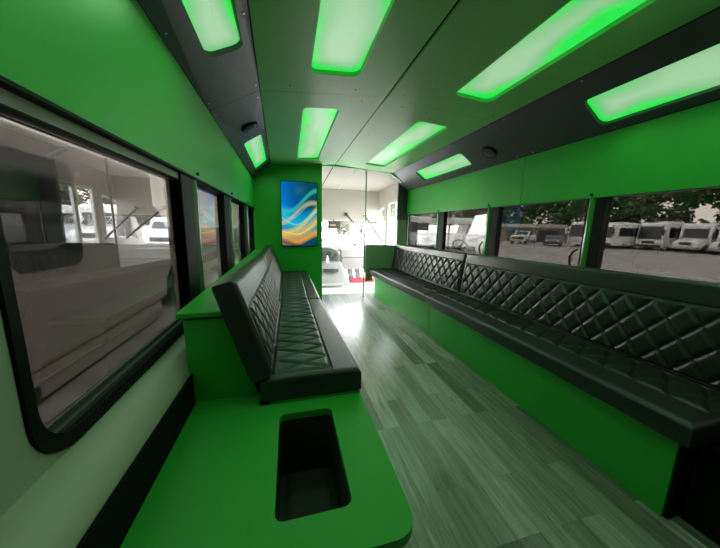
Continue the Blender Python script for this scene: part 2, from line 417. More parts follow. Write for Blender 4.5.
# wall_right
WR = sempty('wall_right')
obj('lower_wall', bx(1.868, 1.94, -.95, 4.13, 0, .645), CREAM, WR)
obj('upper_shell', bx(1.885, 1.98, -.95, 4.13, 1.325, 2.05), BLK, WR)
obj('green_panel', bx(1.86, 1.886, -.95, 1.878, 1.320, 1.705), GREEN, WR, bevel=.003)
obj('green_panel', bx(1.86, 1.886, 1.881, 4.13, 1.320, 1.705), GREEN, WR, bevel=.003)
pillar(1.245, 1.305, 1.350, 'R', 5); pillar(2.12, 2.22, 2.27, 'R', 6); pillar(3.03, 3.14, 3.19, 'R', 7); pillar(.36, .46, .52, 'R', 8)
window(6, 'R', 1.342, 2.13, .645, 1.325, .012, rs=(.01,)*4)
window(7, 'R', 2.26, 3.04, .645, 1.325, .012, rs=(.01,)*4)
window(8, 'R', 3.18, 4.13, .645, 1.325, .012, rs=(.01,)*4)
window(9, 'R', .51, 1.255, .645, 1.325, .012, rs=(.01,)*4)
window(10, 'R', -.94, .37, .645, 1.325, .012, rs=(.01,)*4)
# small return wall where the passenger area meets the door
e = sempty('trim_9')
obj('black_return', bx(1.70, 1.93, 4.13, 4.17, 1.24, 2.0), BLK, e)
obj('green_return', bx(1.71, 1.93, 4.13, 4.17, 0, 1.24), simple('olive_green_return', (.2, .3, .17), .6), e)
# back wall behind the camera
WB = sempty('wall_back')
obj('panel', bx(-.56, 1.98, -1.0, -.95, -.04, 2.05), BLK, WB)
struct(obj('roof', bx(-.56, 1.98, -1.0, 4.12, 2.05, 2.09), WHITEV))

# ------------------------------------------------------------------ ceiling, soffits, lights
def slope(x0, z0, x1, z1):
    L = math.hypot(x1-x0, z1-z0); ux, uz = (x1-x0)/L, (z1-z0)/L; nx, nz = -uz, ux     # normal points up/outwards
    if nz < 0: nx, nz = -nx, -nz
    return L, (lambda t, y, w: (x0+ux*t+nx*w, y, z0+uz*t+nz*w)), (lambda x: (x-x0)/ux)
Lc1, fc1, tc1 = slope(-.222, 1.902, .645, 1.972)
Lc2, fc2, tc2 = slope(.655, 1.972, 1.53, 1.922)
Ll = .30
def fl(t, y, w):          # the left soffit grows a little wider towards the rear
    k = (3.905-y); xa, za, xb, zb = -.44, 1.70+.027*k, -.222+.034*k, 1.900+.0021*k
    L = math.hypot(xb-xa, zb-za); ux, uz = (xb-xa)/L, (zb-za)/L; q = t/Ll*L
    return (xa+ux*q-uz*w, y, za+uz*q+ux*w)
Lr, fr, tr_ = slope(1.53, 1.922, 1.86, 1.700)
SEAM = 1.88
CE = sempty('ceiling')
# lamps: (section map, t0, t1, y0, y1)
lamps = [
 (fc1, tc1(.13), tc1(.405), .10, 1.655, .05, 'wide green-glowing ceiling lamp on the left half nearest the camera', 'c'),
 (fc1, tc1(.115), tc1(.375), 2.10, 3.66, .05, 'green-white ceiling lamp on the left half, in front of the wall screen', 'c'),
 (fc2, tc2(1.03), tc2(1.30), .10, 1.67, .05, 'long green-glowing ceiling lamp on the right half nearest the camera', 'c'),
 (fc2, tc2(1.02), tc2(1.295), 2.12, 3.70, .05, 'pale ceiling lamp on the right half, nearest the cab and silver pole', 'c'),
 (fl, Ll*.36, Ll*.86, .30, 1.45, .04, 'green lamp in the black left soffit nearest the camera', 's'),
 (fl, Ll*.30, Ll*.88, 2.62, 3.66, .04, 'small green lamp in the black left soffit beyond the left speaker', 's'),
 (fr, Lr*.35, Lr*.86, .25, 1.31, .04, 'bright green lamp in the black right soffit nearest the camera', 's'),
 (fr, Lr*.34, Lr*.80, 2.45, 3.45, .04, 'pale green lamp in the black right soffit beyond the right speaker', 's')]
def panel(name, fn, t0, t1, y0, y1, mat, parent, th=.014):
    hs = []
    for (f, a, b_, p, q, rr, lb, k) in lamps:
        if f is fn and p > y0 and q < y1: hs.append(rrect(a, b_, p, q, rr))
    return obj(name, plate(BM(), [(t0, y0), (t1, y0), (t1, y1), (t0, y1)], hs, fn, 0, th), mat, parent)
for (y0, y1) in ((-.95, SEAM-.0015), (SEAM+.0015, 3.98)):
    panel('panel', fc1, 0, Lc1, y0, y1, CEIL, CE); panel('panel', fc2, 0, Lc2, y0, y1, CEIL, CE)
# centre trim strip and overlap board edge
obj('centre_seam', bx(.6455, .6545, -.95, 3.98, 1.973, 1.985), RUB, CE)
obj('overlap_strip', plate(BM(), [(.004, -.95), (.155, -.95), (.155, SEAM-.003), (.004, SEAM-.003)], [], fc2, -.003, .001), CEIL, CE)
# arched edge at the cab
bm = BM()
arch = [(-.46, 2.05), (-.46, 1.68), (-.44, 1.70), (-.222, 1.902), (.10, 1.925), (.38, 1.943), (.65, 1.952), (1.0, 1.945), (1.3, 1.932), (1.50, 1.915), (1.70, 1.80), (1.70, 2.05)]
prism(bm, arch, lambda a, b_, w: (a, w, b_), 3.98, 4.02); obj('cab_arch', bm, CEIL, CE)
nt_ = [10]
for fn, L in ((fl, Ll), (fr, Lr)):
    for (y0, y1) in ((-.95, SEAM-.0015), (SEAM+.0015, 4.12)):
        if fn is fl and y1 > 4: y1 = 3.905
        e = sempty('trim_%d' % nt_[0]); nt_[0] += 1
        panel('soffit_panel', fn, 0, L, y0, y1, BLK, e, .012)
        ys = [y for y in (.25, .75, 1.25, 1.80) if y0 < y < y1] + [y for y in (1.95, 2.5, 3.1, 3.8) if y0 < y < y1]
        for y in ys:
            for t in (.02, L-.02):
                obj('screw', tube(BM(), [fn(t, y, .001), fn(t, y, -.003)], .0045, 8), SCREW, e)
for (x, y) in ((.02, 1.80), (.42, 1.80), (.75, 1.80), (1.45, 1.80), (.80, 1.96), (.75, 2.6), (1.0, 1.97), (.5, 1.95)):
    fn, t = (fc1, tc1(x)) if x < .65 else (fc2, tc2(x))
    obj('screw', tube(BM(), [fn(t, y, .001), fn(t, y, -.003)], .004, 8), RUB, CE)
# thin black beads along the soffit edges
for fn, L, nm in ((fl, Ll, 'L'), (fr, Lr, 'R')):
    for t in (0, L):
        obj('bead', tube(BM(), [fn(t, -.95, 0), fn(t, 3.9, 0)], .0035, 6), RUB, CE)
def lamp(fn, t0, t1, y0, y1, rr, label, kind):
    dpt = .022
    c = fn((t0+t1)/2, (y0+y1)/2, dpt)
    t = thing('ceiling_light', label, 'ceiling light', c, 'green LED ceiling lights')
    loc = Vector(c)
    f2 = lambda a, b_, w: tuple(Vector(fn(a, b_, w)) - loc)
    o = plate(BM(), rrect(t0-.004, t1+.004, y0-.004, y1+.004, rr+.004), [rrect(t0+.0005, t1-.0005, y0+.0005, y1-.0005, rr)], f2, .0145 if kind == 'c' else .0125, .05)
    obj('housing', o, BLK if kind == 's' else CEIL, t)
    # diffuser: rings inwards so that u = distance from the rim
    bm = BM(); uvl = bm.loops.layers.uv.new('UVMap'); rings = []
    W = (t1-t0)/2
    steps = [0, .03, .07, .12, .2, .3, .45, .6, .8, .985]
    for s in steps:
        dd = s*W
        rings.append([(bm.verts.new(f2(a, b_, dpt+.004*math.sin(s*1.5))), s) for a, b_ in rrect(t0+dd, t1-dd, y0+dd, y1-dd, max(.002, rr*(1-s)))])
    n = len(rings[0])
    for i in range(len(rings)-1):
        for k in range(n):
            q = [rings[i][k], rings[i][(k+1) % n], rings[i+1][(k+1) % n], rings[i+1][k]]
            f_ = bm.faces.new([v for v, s in q])
            for lp, (v, s) in zip(f_.loops, q): lp[uvl].uv = (s, 0)
    f_ = bm.faces.new([v for v, s in rings[-1]])
    for lp in f_.loops: lp[uvl].uv = (1, 0)
    ob = obj('diffuser', bm, LIGHT, t, smooth=True)
    nl = 3
    for k in range(nl):
        ld = bpy.data.lights.new('led', 'SPOT'); ld.energy = LEDW*(y1-y0)/nl; ld.color = (.52, 1, .55); ld.spot_size = math.radians(165); ld.spot_blend = .6; ld.shadow_soft_size = 0
        lo = bpy.data.objects.new('led', ld); C.objects.link(lo); lo.parent = t
        p_ = Vector(f2((t0+t1)/2, lerp(y0, y1, (k+.5)/nl), dpt-.004)); lo.location = p_
        nd = Vector(fn(0, 0, -1)) - Vector(fn(0, 0, 0)); lo.rotation_euler = (-nd).to_track_quat('Z', 'Y').to_euler()
for a in lamps: lamp(*a)
# round speakers
def speaker(fn, t, y, label):
    c = Vector(fn(t, y, 0)); n = (c - Vector(fn(t, y, 1))).normalized()
    th = thing('ceiling_speaker', label, 'speaker', c, 'round speakers in the soffits')
    rot = n.to_track_quat('Z', 'Y').to_matrix()
    def lathe(prof):
        bm = BM(); rings = [[bm.verts.new(rot @ Vector((r_*math.cos(2*math.pi*k/28), r_*math.sin(2*math.pi*k/28), h))) for k in range(28)] for r_, h in prof]
        for i in range(len(rings)-1):
            for k in range(28): bm.faces.new((rings[i][k], rings[i][(k+1) % 28], rings[i+1][(k+1) % 28], rings[i+1][k]))
        bm.faces.new(rings[-1]); bm.faces.new(rings[0][::-1]); return bm
    obj('rim', lathe([(.067, 0), (.067, .012), (.062, .019), (.057, .019), (.055, .012)]), RUB, th, smooth=True)
    obj('grille', lathe([(.0545, .004), (.0545, .016), (.045, .024), (.022, .029), (.004, .030)]), DASHD, th, smooth=True)
speaker(fl, Ll*.60, 2.33, 'round black speaker in the left soffit beside the small lamp')
speaker(fr, Lr*.60, 2.14, 'round black speaker in the right soffit between two lamps')

# ------------------------------------------------------------------ partition, screen, poles
PY0 = 3.91
obj_p = obj('wall_front', prism(BM(), [(-.46, 0), (.458, 0), (.458, 1.958), (-.222, 1.904), (-.44, 1.702), (-.46, 1.69)], lambda a, b_, w: (a, w, b_), PY0, PY0+.03), GREEN, bevel=.002)
struct(obj_p, 'green partition wall with the screen')
tv = thing('television', 'upright flat screen showing blue and yellow swirls on the green partition', 'television', (.144, PY0-.001, 1.263))
obj('bezel', prism(BM(), rrect(-.245, .245, -.438, .438, .03), lambda a, b_, w: (a, w, b_), -.03, 0), RUB, tv)
bm = BM(); uvl = bm.loops.layers.uv.new('UVMap')
pts = rrect(-.238, .238, -.431, .431, .026); vs = [bm.verts.new((a, -.0305, b_)) for a, b_ in pts]
f_ = bm.faces.new(vs)
for lp, (a, b_) in zip(f_.loops, pts): lp[uvl].uv = ((a+.238)/.476, (b_+.431)/.862)
vb = [bm.verts.new((a, -.0302, b_)) for a, b_ in pts]
for i in range(len(pts)): bm.faces.new((vs[i], vb[i], vb[(i+1) % len(pts)], vs[(i+1) % len(pts)]))
obj('screen', bm, TVM, tv, recalc=False)
pole = thing('grab_pole', 'slim silver floor-to-ceiling pole at the end of the right bench', 'pole', (1.148, 4.09, 0))
obj('tube', tube(BM(), [(0, 0, .0), (0, 0, 1.955)], .013, 16), STEEL, pole, smooth=True)
obj('floor_flange', tube(BM(), [(0, 0, 0), (0, 0, .008)], .03, 20), STEEL, pole)
obj('clamp', tube(BM(), [(0, 0, 1.90), (0, 0, 1.935)], .02, 16), STEEL, pole)
mp = thing('divider_panel', 'low green divider panel with pale top rail beside the silver pole', 'divider', (1.18, 4.14, 0))
obj('panel', bx(0, .53, 0, .022, .38, .815), simple('olive_green_panel', (.22, .33, .19), .5), mp, bevel=.003)
obj('top_rail', bx(-.005, .53, -.006, .028, .815, .833), STEEL, mp, bevel=.003)
obj('lower_block', bx(.005, .13, 0, .02, .24, .378), WOODT, mp, bevel=.002)

# ------------------------------------------------------------------ left side: ledge, bench, table
led = thing('window_ledge', 'green boxed ledge running under the left windows behind the bench', 'ledge', (-.3, 1.03, 0))
pt = lambda x, y, z: (x+.3, y-1.03, z)
bm = BM(); hexa(bm, [pt(-.358, 1.035, .30), pt(-.085, 1.035, .30), pt(-.14, 3.90, .30), pt(-.358, 3.90, .30), pt(-.372, 1.035, .760), pt(-.232, 1.035, .760), pt(-.318, 3.90, .745), pt(-.372, 3.90, .745)])
obj('box', bm, GREEN, led, bevel=.002)
bm = BM(); hexa(bm, [pt(-.388, 1.022, .772), pt(-.225, 1.022, .772), pt(-.322, 3.90, .757), pt(-.458, 3.90, .757), pt(-.388, 1.022, .790), pt(-.235, 1.022, .790), pt(-.328, 3.90, .775), pt(-.458, 3.90, .775)])
obj('top_board', bm, GREEN, led, bevel=.002)
def bench_left(i, y0, y1, xf0, z0, xf1, z1, label, back0, back1, field_in):
    L = y1-y0; t = thing('bench', label, 'bench', (0, y0, 0), 'black quilted benches')
    T = .095
    # seat
    xb0, xb1 = -.115, -.115
    W = .39
    def P(s, tt, h):
        k = s/L; u = tt/W
        x = lerp(lerp(xb0, xf0, u), lerp(xb1, xf1, u), k); z = lerp(z0, z1, k) - T + h
        return (x, s, z)
    obj('seat_cushion', cushion(L, W, P, T, .022, (field_in[0], L-field_in[1], .045, .27), .112, .225, .011), LEATH, t, smooth=True)
    # backrest: points (x,z) bottom-front, top-front
    (bx0, bz0, tx0, tz0), (bx1, bz1, tx1, tz1) = back0, back1
    H = math.hypot(tx0-bx0, tz0-bz0); TB = .082
    def P2(s, tt, h):
        k = s/L; u = tt/H
        a = Vector((lerp(bx0, bx1, k), lerp(bz0, bz1, k))); b_ = Vector((lerp(tx0, tx1, k), lerp(tz0, tz1, k)))
        dd = (b_-a).normalized(); nn = Vector((dd.y, -dd.x))
        p_ = a.lerp(b_, u) + nn*(h-TB)
        return (p_.x, s, p_.y)
    obj('backrest', cushion(L, H, P2, TB, .022, (field_in[0], L-field_in[1], .012, .268), .112, .128, .011), LEATH, t, smooth=True)
    obj('base', hexa(BM(), [(-.08, .0 if i else .0, 0), (.266 if i == 0 else .215, 0, 0), (.205, L, 0), (-.08, L, 0), (-.08, 0, z0-T-.001), (.266 if i == 0 else .215, 0, z0-T-.001), (.205, L, z1-T-.001), (-.08, L, z1-T-.001)]), GREEN, t)
bench_left(0, .962, 2.245, .272, .540, .256, .492, 'black quilted bench on the left with its end facing the camera', (-.068, .553, -.180, .917), (-.09, .505, -.205, .864), (.035, .01))
bench_left(1, 2.250, 3.880, .256, .492, .246, .470, 'black quilted bench on the left pushed against the green partition', (-.09, .505, -.205, .864), (-.110, .478, -.240, .842), (.01, .03))
tb = thing('console_table', 'green storage console in the foreground with a rectangular open bin', 'console', (-.04, .7, 0))
TZ = .442
top = rrect(-.348, .268, .432, .955, .05, rs=(.004, .004, .004, .055))
cut = rrect(-.045, .137, .527, .890, .022)
f3 = lambda a, b_, w: (a+.04, b_-.7, w)
obj('tabletop', plate(BM(), top, [cut], f3, TZ-.026, TZ), GREENT, tb, bevel=.003)
bm = BM(); plate(bm, [(-.345, .47), (.215, .47), (.215, .955), (-.345, .955)], [rrect(-.06, .15, .51, .905, .02)], f3, 0, TZ-.0265)
obj('cabinet_body', bm, GREEN, tb)
bm = BM(); plate(bm, rrect(-.052, .144, .520, .897, .022), [rrect(-.048, .140, .524, .893, .02)], f3, .19, TZ-.027); prism(bm, rrect(-.052, .144, .520, .897, .022), f3, .182, .19)
obj('bin', bm, simple('black_bin_plastic', (.03, .036, .033), .45), tb)
bm = BM(); hexa(bm, [f3(-.348, .956, TZ-.026), f3(-.12, .956, TZ-.026), f3(-.12, 1.034, TZ-.026), f3(-.348, 1.034, TZ-.026), f3(-.348, .956, TZ), f3(-.12, .956, TZ), f3(-.12, 1.034, TZ), f3(-.348, 1.034, TZ)])
obj('rear_board', bm, GREENT, tb)

# ------------------------------------------------------------------ right benches
def bench_right(i, y0, y1, A, B, label, near_end):
    # A,B: (base_x, seat_front_x, seat_z, back_bottom_x, back_top_x, back_top_z) at y0, y1
    L = y1-y0; t = thing('bench', label, 'bench', (0, y0, 0), 'black quilted benches')
    T = .092
    W = A[3]-A[1]+.03
    def P(s, tt, h):
        k = s/L; u = tt/W
        xf = lerp(A[1], B[1], k); xb = lerp(A[3], B[3], k)+.03
        return (lerp(xf, xb, u), s, lerp(A[2], B[2], k) - T + h)
    obj('seat_cushion', cushion(L, W, P, T, .024, (.03, L-.02, .16, W-.035), .12, (W-.195)/1.0, .011), LEATH, t, smooth=True)
    H = math.hypot(A[4]-A[3], A[5]-A[2])
    TB = .080
    def P2(s, tt, h):
        k = s/L; u = tt/H
        a = Vector((lerp(A[3], B[3], k), lerp(A[2], B[2], k)+.003)); b_ = Vector((lerp(A[4], B[4], k), lerp(A[5], B[5], k)))
        dd = (b_-a).normalized(); nn = Vector((-dd.y, dd.x))
        p_ = a.lerp(b_, u) + nn*(h-TB)
        return (p_.x, s, p_.y)
    obj('backrest', cushion(L, H, P2, TB, .022, (.03, L-.04, .015, .015+.325), .12, .1625, .012), LEATH, t, smooth=True)
    y_ = .05 if near_end else 0
    b1, b2 = A[0], B[0]
    bm = BM(); hexa(bm, [(b1, y_, 0), (1.866, y_, 0), (1.866, L, 0), (b2, L, 0), (b1, y_, A[2]-T-.002), (1.866, y_, A[2]-T-.002), (1.866, L, B[2]-T-.002), (b2, L, B[2]-T-.002)])
    obj('base', bm, GREEN, t, bevel=.002)
    if near_end: obj('end_panel', bx(b1+.012, 1.866, y_-.012, y_-.001, .0, A[2]-T-.002), CARP, t)
bench_right(0, .50, 2.415, (1.40, 1.335, .450, 1.745, 1.785, .905), (1.405, 1.335, .440, 1.735, 1.785, .868), 'long black quilted bench on the right nearest the camera', True)
bench_right(1, 2.425, 4.12, (1.405, 1.335, .440, 1.735, 1.785, .868), (1.345, 1.235, .450, 1.62, 1.69, .850), 'shorter black quilted bench on the right beside the low divider panel', False)
o = obj('rear_box', bx(1.475, 1.86, -.9, .53, 0, .345), CARP, bevel=.004); tag(o, 'black carpeted box in the dark corner past the right bench end', 'box')
o = obj('trim_20', hexa(BM(), [(1.425, .15, 0), (1.47, .15, 0), (1.455, .53, 0), (1.415, .53, 0), (1.43, .15, .006), (1.465, .15, .006), (1.45, .53, .006), (1.418, .53, .006)]), ALU); struct(o, 'pale metal threshold strip at the bottom right corner')

# ------------------------------------------------------------------ cab
CW = sempty('wall_cab')
CX0, CX1 = -.44, 1.88
obj('headliner', hexa(BM(), [(CX0, 4.02, 1.95), (CX1, 4.02, 1.95), (CX1, 5.62, 1.862), (CX0, 5.62, 1.862), (CX0, 4.02, 1.98), (CX1, 4.02, 1.98), (CX1, 5.62, 1.89), (CX0, 5.62, 1.89)]), TAN, CW)
for x in (.62, .98):
    obj('headliner_seam', hexa(BM(), [(x, 4.03, 1.944), (x+.012, 4.03, 1.944), (x+.012, 5.60, 1.859), (x, 5.60, 1.859), (x, 4.03, 1.952), (x+.012, 4.03, 1.952), (x+.012, 5.60, 1.864), (x, 5.60, 1.864)]), LABELW if x > .8 else RUB, CW)
obj('bulkhead', hexa(BM(), [(CX0, 5.60, 1.24), (CX1, 5.60, 1.24), (CX1, 5.70, 1.22), (CX0, 5.70, 1.22), (CX0, 5.60, 1.87), (CX1, 5.60, 1.87), (CX1, 5.70, 1.95), (CX0, 5.70, 1.95)]), TAN, CW, bevel=.01)
obj('cab_roof', bx(-.5, 1.98, 4.12, 5.8, 1.99, 2.06), WHITEV, CW)
# right side wall with door opening
bm = BM(); plate(bm, [(4.17, -.3), (6.4, -.3), (6.4, .70), (5.72, 1.99), (4.17, 1.99)], [[(4.30, -.25), (5.12, -.25), (5.12, 1.615), (4.30, 1.615)], [(5.24, .85), (6.15, .80), (5.68, 1.45), (5.24, 1.52)]], lambda a, b_, w: (w, a, b_), 1.86, 1.93)
obj('side_panel', bm, TAN, CW)
bm = BM(); plate(bm, [(3.95, -.3), (6.4, -.3), (6.4, .70), (5.72, 1.99), (3.95, 1.99)], [[(4.35, .62), (6.05, .62), (5.62, 1.45), (4.35, 1.50)]], lambda a, b_, w: (w, a, b_), -.52, -.45)
obj('side_panel', bm, TAN, CW)
obj('pane', bx(-.49, -.485, 4.3, 6.1, .58, 1.53), GLC, CW)
obj('pane', bx(1.89, 1.895, 5.2, 6.18, .78, 1.55), GLC, CW)
ws = sempty('window_11')
obj('pane', hexa(BM(), [(CX0, 6.30, .60), (CX1, 6.30, .60), (CX1, 6.306, .604), (CX0, 6.306, .604), (CX0, 5.68, 1.26), (CX1, 5.68, 1.26), (CX1, 5.686, 1.264), (CX0, 5.686, 1.264)]), GLC, ws)
obj('window_frame', hexa(BM(), [(.30-.3, 5.66, 1.215), (1.86, 5.66, 1.215), (1.86, 5.70, 1.20), (.0, 5.70, 1.20), (.0, 5.66, 1.245), (1.86, 5.66, 1.245), (1.86, 5.70, 1.245), (.0, 5.70, 1.245)]), DASHD, ws)
dr = sempty('door_1')
obj('door_frame', plate(BM(), [(4.31, -.20), (5.11, -.20), (5.11, 1.61), (4.31, 1.61)], [[(4.35, -.10), (4.68, -.10), (4.68, 1.57), (4.35, 1.57)], [(4.74, -.10), (5.07, -.10), (5.07, 1.57), (4.74, 1.57)]], lambda a, b_, w: (w, a, b_), 1.885, 1.925), simple('white_door_frame', (.75, .75, .72), .4), dr)
obj('pane', bx(1.90, 1.905, 4.33, 5.09, -.12, 1.59), GLC, dr)
o = obj('sticker', bx(1.853, 1.859, 4.72, 4.80, 1.70, 1.77), LABELW, CW)
# hood of this bus outside the windscreen
o = obj('hood', hexa(BM(), [(-.35, 6.32, .1), (1.8, 6.32, .1), (1.65, 7.3, .1), (-.2, 7.3, .1), (-.35, 6.32, .58), (1.8, 6.32, .58), (1.65, 7.3, .38), (-.2, 7.3, .38)]), WHITEV, bevel=.05, seg=3)
tag(o, 'white hood of this bus seen just beyond the windscreen', 'hood')
# dashboard
db = thing('dashboard', 'pale grey dashboard with gauges across the front of the cab', 'dashboard', (1.0, 5.35, 0))
f4 = lambda x, y, z: (x-1.0, y-5.35, z)
obj('dash_top', hexa(BM(), [f4(-.42, 5.36, .62), f4(1.84, 5.36, .62), f4(1.84, 6.28, .52), f4(-.42, 6.28, .52), f4(-.42, 5.42, .735), f4(1.84, 5.42, .735), f4(1.84, 6.28, .60), f4(-.42, 6.28, .60)]), simple('pale_dash_top', (.5, .48, .47), .6), db, bevel=.02, seg=3)
obj('passenger_pad', hexa(BM(), [f4(1.00, 5.27, .50), f4(1.80, 5.27, .50), f4(1.80, 5.40, .50), f4(1.00, 5.40, .50), f4(1.00, 5.30, .665), f4(1.80, 5.30, .665), f4(1.80, 5.42, .69), f4(1.00, 5.42, .69)]), DASH, db, bevel=.02, seg=3)
obj('glove_box', hexa(BM(), [f4(1.02, 5.32, .25), f4(1.80, 5.32, .25), f4(1.80, 5.60, .25), f4(1.02, 5.60, .25), f4(1.00, 5.28, .495), f4(1.80, 5.28, .495), f4(1.80, 5.60, .495), f4(1.00, 5.60, .495)]), simple('glove_box_plastic', (.34, .31, .31), .6), db, bevel=.012)
obj('lower_dash', bx(-.7, -.01, -.06, .25, 0, .435), DASH, db, bevel=.01)
bm = BM(); poly = [(.30, .44), (.96, .44)] + [(.66+.31*math.cos(math.radians(a)), .50+.225*math.sin(math.radians(a))) for a in range(0, 181, 15)] + [(.35, .44)]
poly = [(.34, .44), (.975, .44)] + [(.66+.315*math.cos(math.radians(a)), .50+.215*math.sin(math.radians(a))) for a in range(0, 181, 15)]
prism(bm, poly, lambda a, b_, w: f4(a, w, b_), 5.20, 5.45); cl = obj('instrument_cluster', bm, simple('cluster_plastic', (.15, .15, .15), .5), db, bevel=.008)
for cx_ in (.60, .74, .87):
    b2 = BM(); tube(b2, [f4(cx_, 5.20, .585 if cx_ < .85 else .56), f4(cx_, 5.19, .585 if cx_ < .85 else .56)], .05 if cx_ < .85 else .035, 20)
    obj('gauge', b2, DASHD, cl)
for z_ in (.47, .505):
    obj('radio', bx(*[v for v in (f4(.62, 5.19, 0)[0], f4(.86, 5.19, 0)[0], f4(0, 5.185, 0)[1], f4(0, 5.20, 0)[1])], z_, z_+.022), DASHD, cl)
dg = thing('engine_cover', 'pale plastic engine cover with a storage slot on the cab floor', 'engine cover', (.75, 5.1, 0))
f5 = lambda x, y, z: (x-.75, y-5.1, z)
obj('shell', hexa(BM(), [f5(.30, 4.88, 0), f5(1.13, 4.95, 0), f5(1.15, 5.26, 0), f5(.30, 5.26, 0), f5(.36, 5.12, .43), f5(.98, 5.16, .43), f5(.99, 5.26, .43), f5(.36, 5.26, .43)]), simple('engine_cover_plastic', (.36, .34, .335), .5), dg, bevel=.04, seg=4)
obj('storage_slot', hexa(BM(), [f5(.62, 4.985, .25), f5(.90, 4.99, .25), f5(.90, 5.06, .25), f5(.62, 5.06, .25), f5(.62, 5.00, .31), f5(.90, 5.005, .31), f5(.90, 5.06, .31), f5(.62, 5.06, .31)]), DASHD, dg, bevel=.004)
obj('tray', prism(BM(), rrect(.50, .98, 4.80, 5.05, .08), lambda a, b_, w: f5(a, b_, w), .0, .045), DASH, dg, bevel=.015)
o = obj('bottle', tube(BM(), [(.70, 5.09, .432), (.70, 5.09, .50), (.70, 5.09, .53), (.70, 5.09, .56)], [.03, .03, .014, .012], 14), LABELW, smooth=True); tag(o, 'small white bottle standing on the engine cover before the gauges', 'bottle')
o = obj('toolbox', bx(1.20, 1.66, 5.15, 5.33, 0, .075), RED, bevel=.01); tag(o, 'red flat case on the floor under the glove box', 'case')
for k, x in enumerate((1.20, 1.36)):
    o = obj('seat_belt_cover', hexa(BM(), [(x, 5.36, .0), (x+.11, 5.36, .0), (x+.11, 5.44, .0), (x, 5.44, .0), (x-.04, 5.42, .245), (x+.07, 5.42, .245), (x+.07, 5.50, .245), (x-.04, 5.50, .245)]), GREYP, bevel=.02, seg=3)
    tag(o, ('left' if k == 0 else 'right') + ' one of two grey leaning covers in the footwell above the red case', 'cover')
# steering wheel (driver side, behind the partition; reflected in the right windows)
sw = thing('steering_wheel', 'black steering wheel in front of the gauges, mostly hidden by the partition', 'steering wheel', (.22, 5.05, .72))
ring = []; n_ = 28
bm = BM()
R1 = Matrix.Rotation(math.radians(62), 3, 'X')
pts = [R1 @ Vector((.19*math.cos(2*math.pi*k/n_), .19*math.sin(2*math.pi*k/n_), 0)) for k in range(n_+1)]
tube(bm, pts, .014, 8, False); obj('rim', bm, DASHD, sw, smooth=True)
bm = BM(); [tube(bm, [R1 @ Vector((0, 0, -.01)), R1 @ Vector((.18*math.cos(a), .18*math.sin(a), 0))], .012, 8) for a in (0, math.pi, -math.pi/2)]
tube(bm, [R1 @ Vector((0, 0, -.30)), R1 @ Vector((0, 0, .02))], .03, 12); obj('hub', bm, DASHD, sw)
ds = thing('driver_seat', 'grey driver seat behind the green partition, hidden from the aisle', 'seat', (.1, 4.45, 0))
obj('seat_base', bx(-.24, .24, -.2, .28, .05, .46), DASHD, ds, bevel=.04, seg=3)
obj('backrest', hexa(BM(), [(-.22, -.28, .46), (.22, -.28, .46), (.22, -.16, .46), (-.22, -.16, .46), (-.2, -.36, 1.05), (.2, -.36, 1.05), (.2, -.27, 1.05), (-.2, -.27, 1.05)]), GREYP, ds, bevel=.04, seg=3)
# door rods
for k, (a, b_) in enumerate((((1.15, 5.575, 1.37), (1.46, 4.95, .86)), ((1.56, 5.575, 1.345), (1.76, 5.00, .845)))):
    t = thing('door_rod', ('left' if k == 0 else 'right') + ' of two slanting silver rods below the cab bulkhead', 'rod', a, 'silver door rods')
    v = Vector(b_)-Vector(a)
    obj('rod', tube(BM(), [(0, 0, 0), v], .016, 12), RODM, t, smooth=True)
    obj('mount', tube(BM(), [(0, .022, .0), (0, -.02, .0)], .034, 18), RODM, t)
rv = thing('overhead_display', 'dark overhead unit with a yellow label at the top of the windscreen', 'display', (.89, 5.50, 1.14))
obj('housing', bx(-.125, .125, -.02, .04, -.07, .07), simple('brown_grey_plastic', (.10, .085, .08), .5), rv, bevel=.006)
obj('label', bx(-.09, .03, -.0225, -.0205, -.015, .010), LABELY, rv)
obj('hanger', tube(BM(), [(0, .01, .07), (0, .09, .115)], .01, 8), DASHD, rv)
o = obj('sticker', hexa(BM(), [(.80, 5.83, 1.08), (.93, 5.83, 1.08), (.93, 5.834, 1.083), (.80, 5.834, 1.083), (.80, 5.79, 1.13), (.93, 5.79, 1.13), (.93, 5.794, 1.133), (.80, 5.794, 1.133)]), LABELG); tag(o, 'small green sticker on the windscreen under the dark overhead unit', 'sticker')
mr = thing('side_mirror', 'grey framed exterior mirror seen through the cab window right of the pole', 'mirror', (1.98, 5.78, 1.05))
obj('housing', hexa(BM(), [(-.19, 0, -.20), (.10, .03, -.20), (.10, .12, -.20), (-.19, .09, -.20), (-.19, 0, .20), (.10, .03, .20), (.10, .12, .20), (-.19, .09, .20)]), GREYP, mr, bevel=.03, seg=3)
obj('arm', tube(BM(), [(-.05, .06, .18), (-.04, -.02, .34)], .012, 8), DASHD, mr)

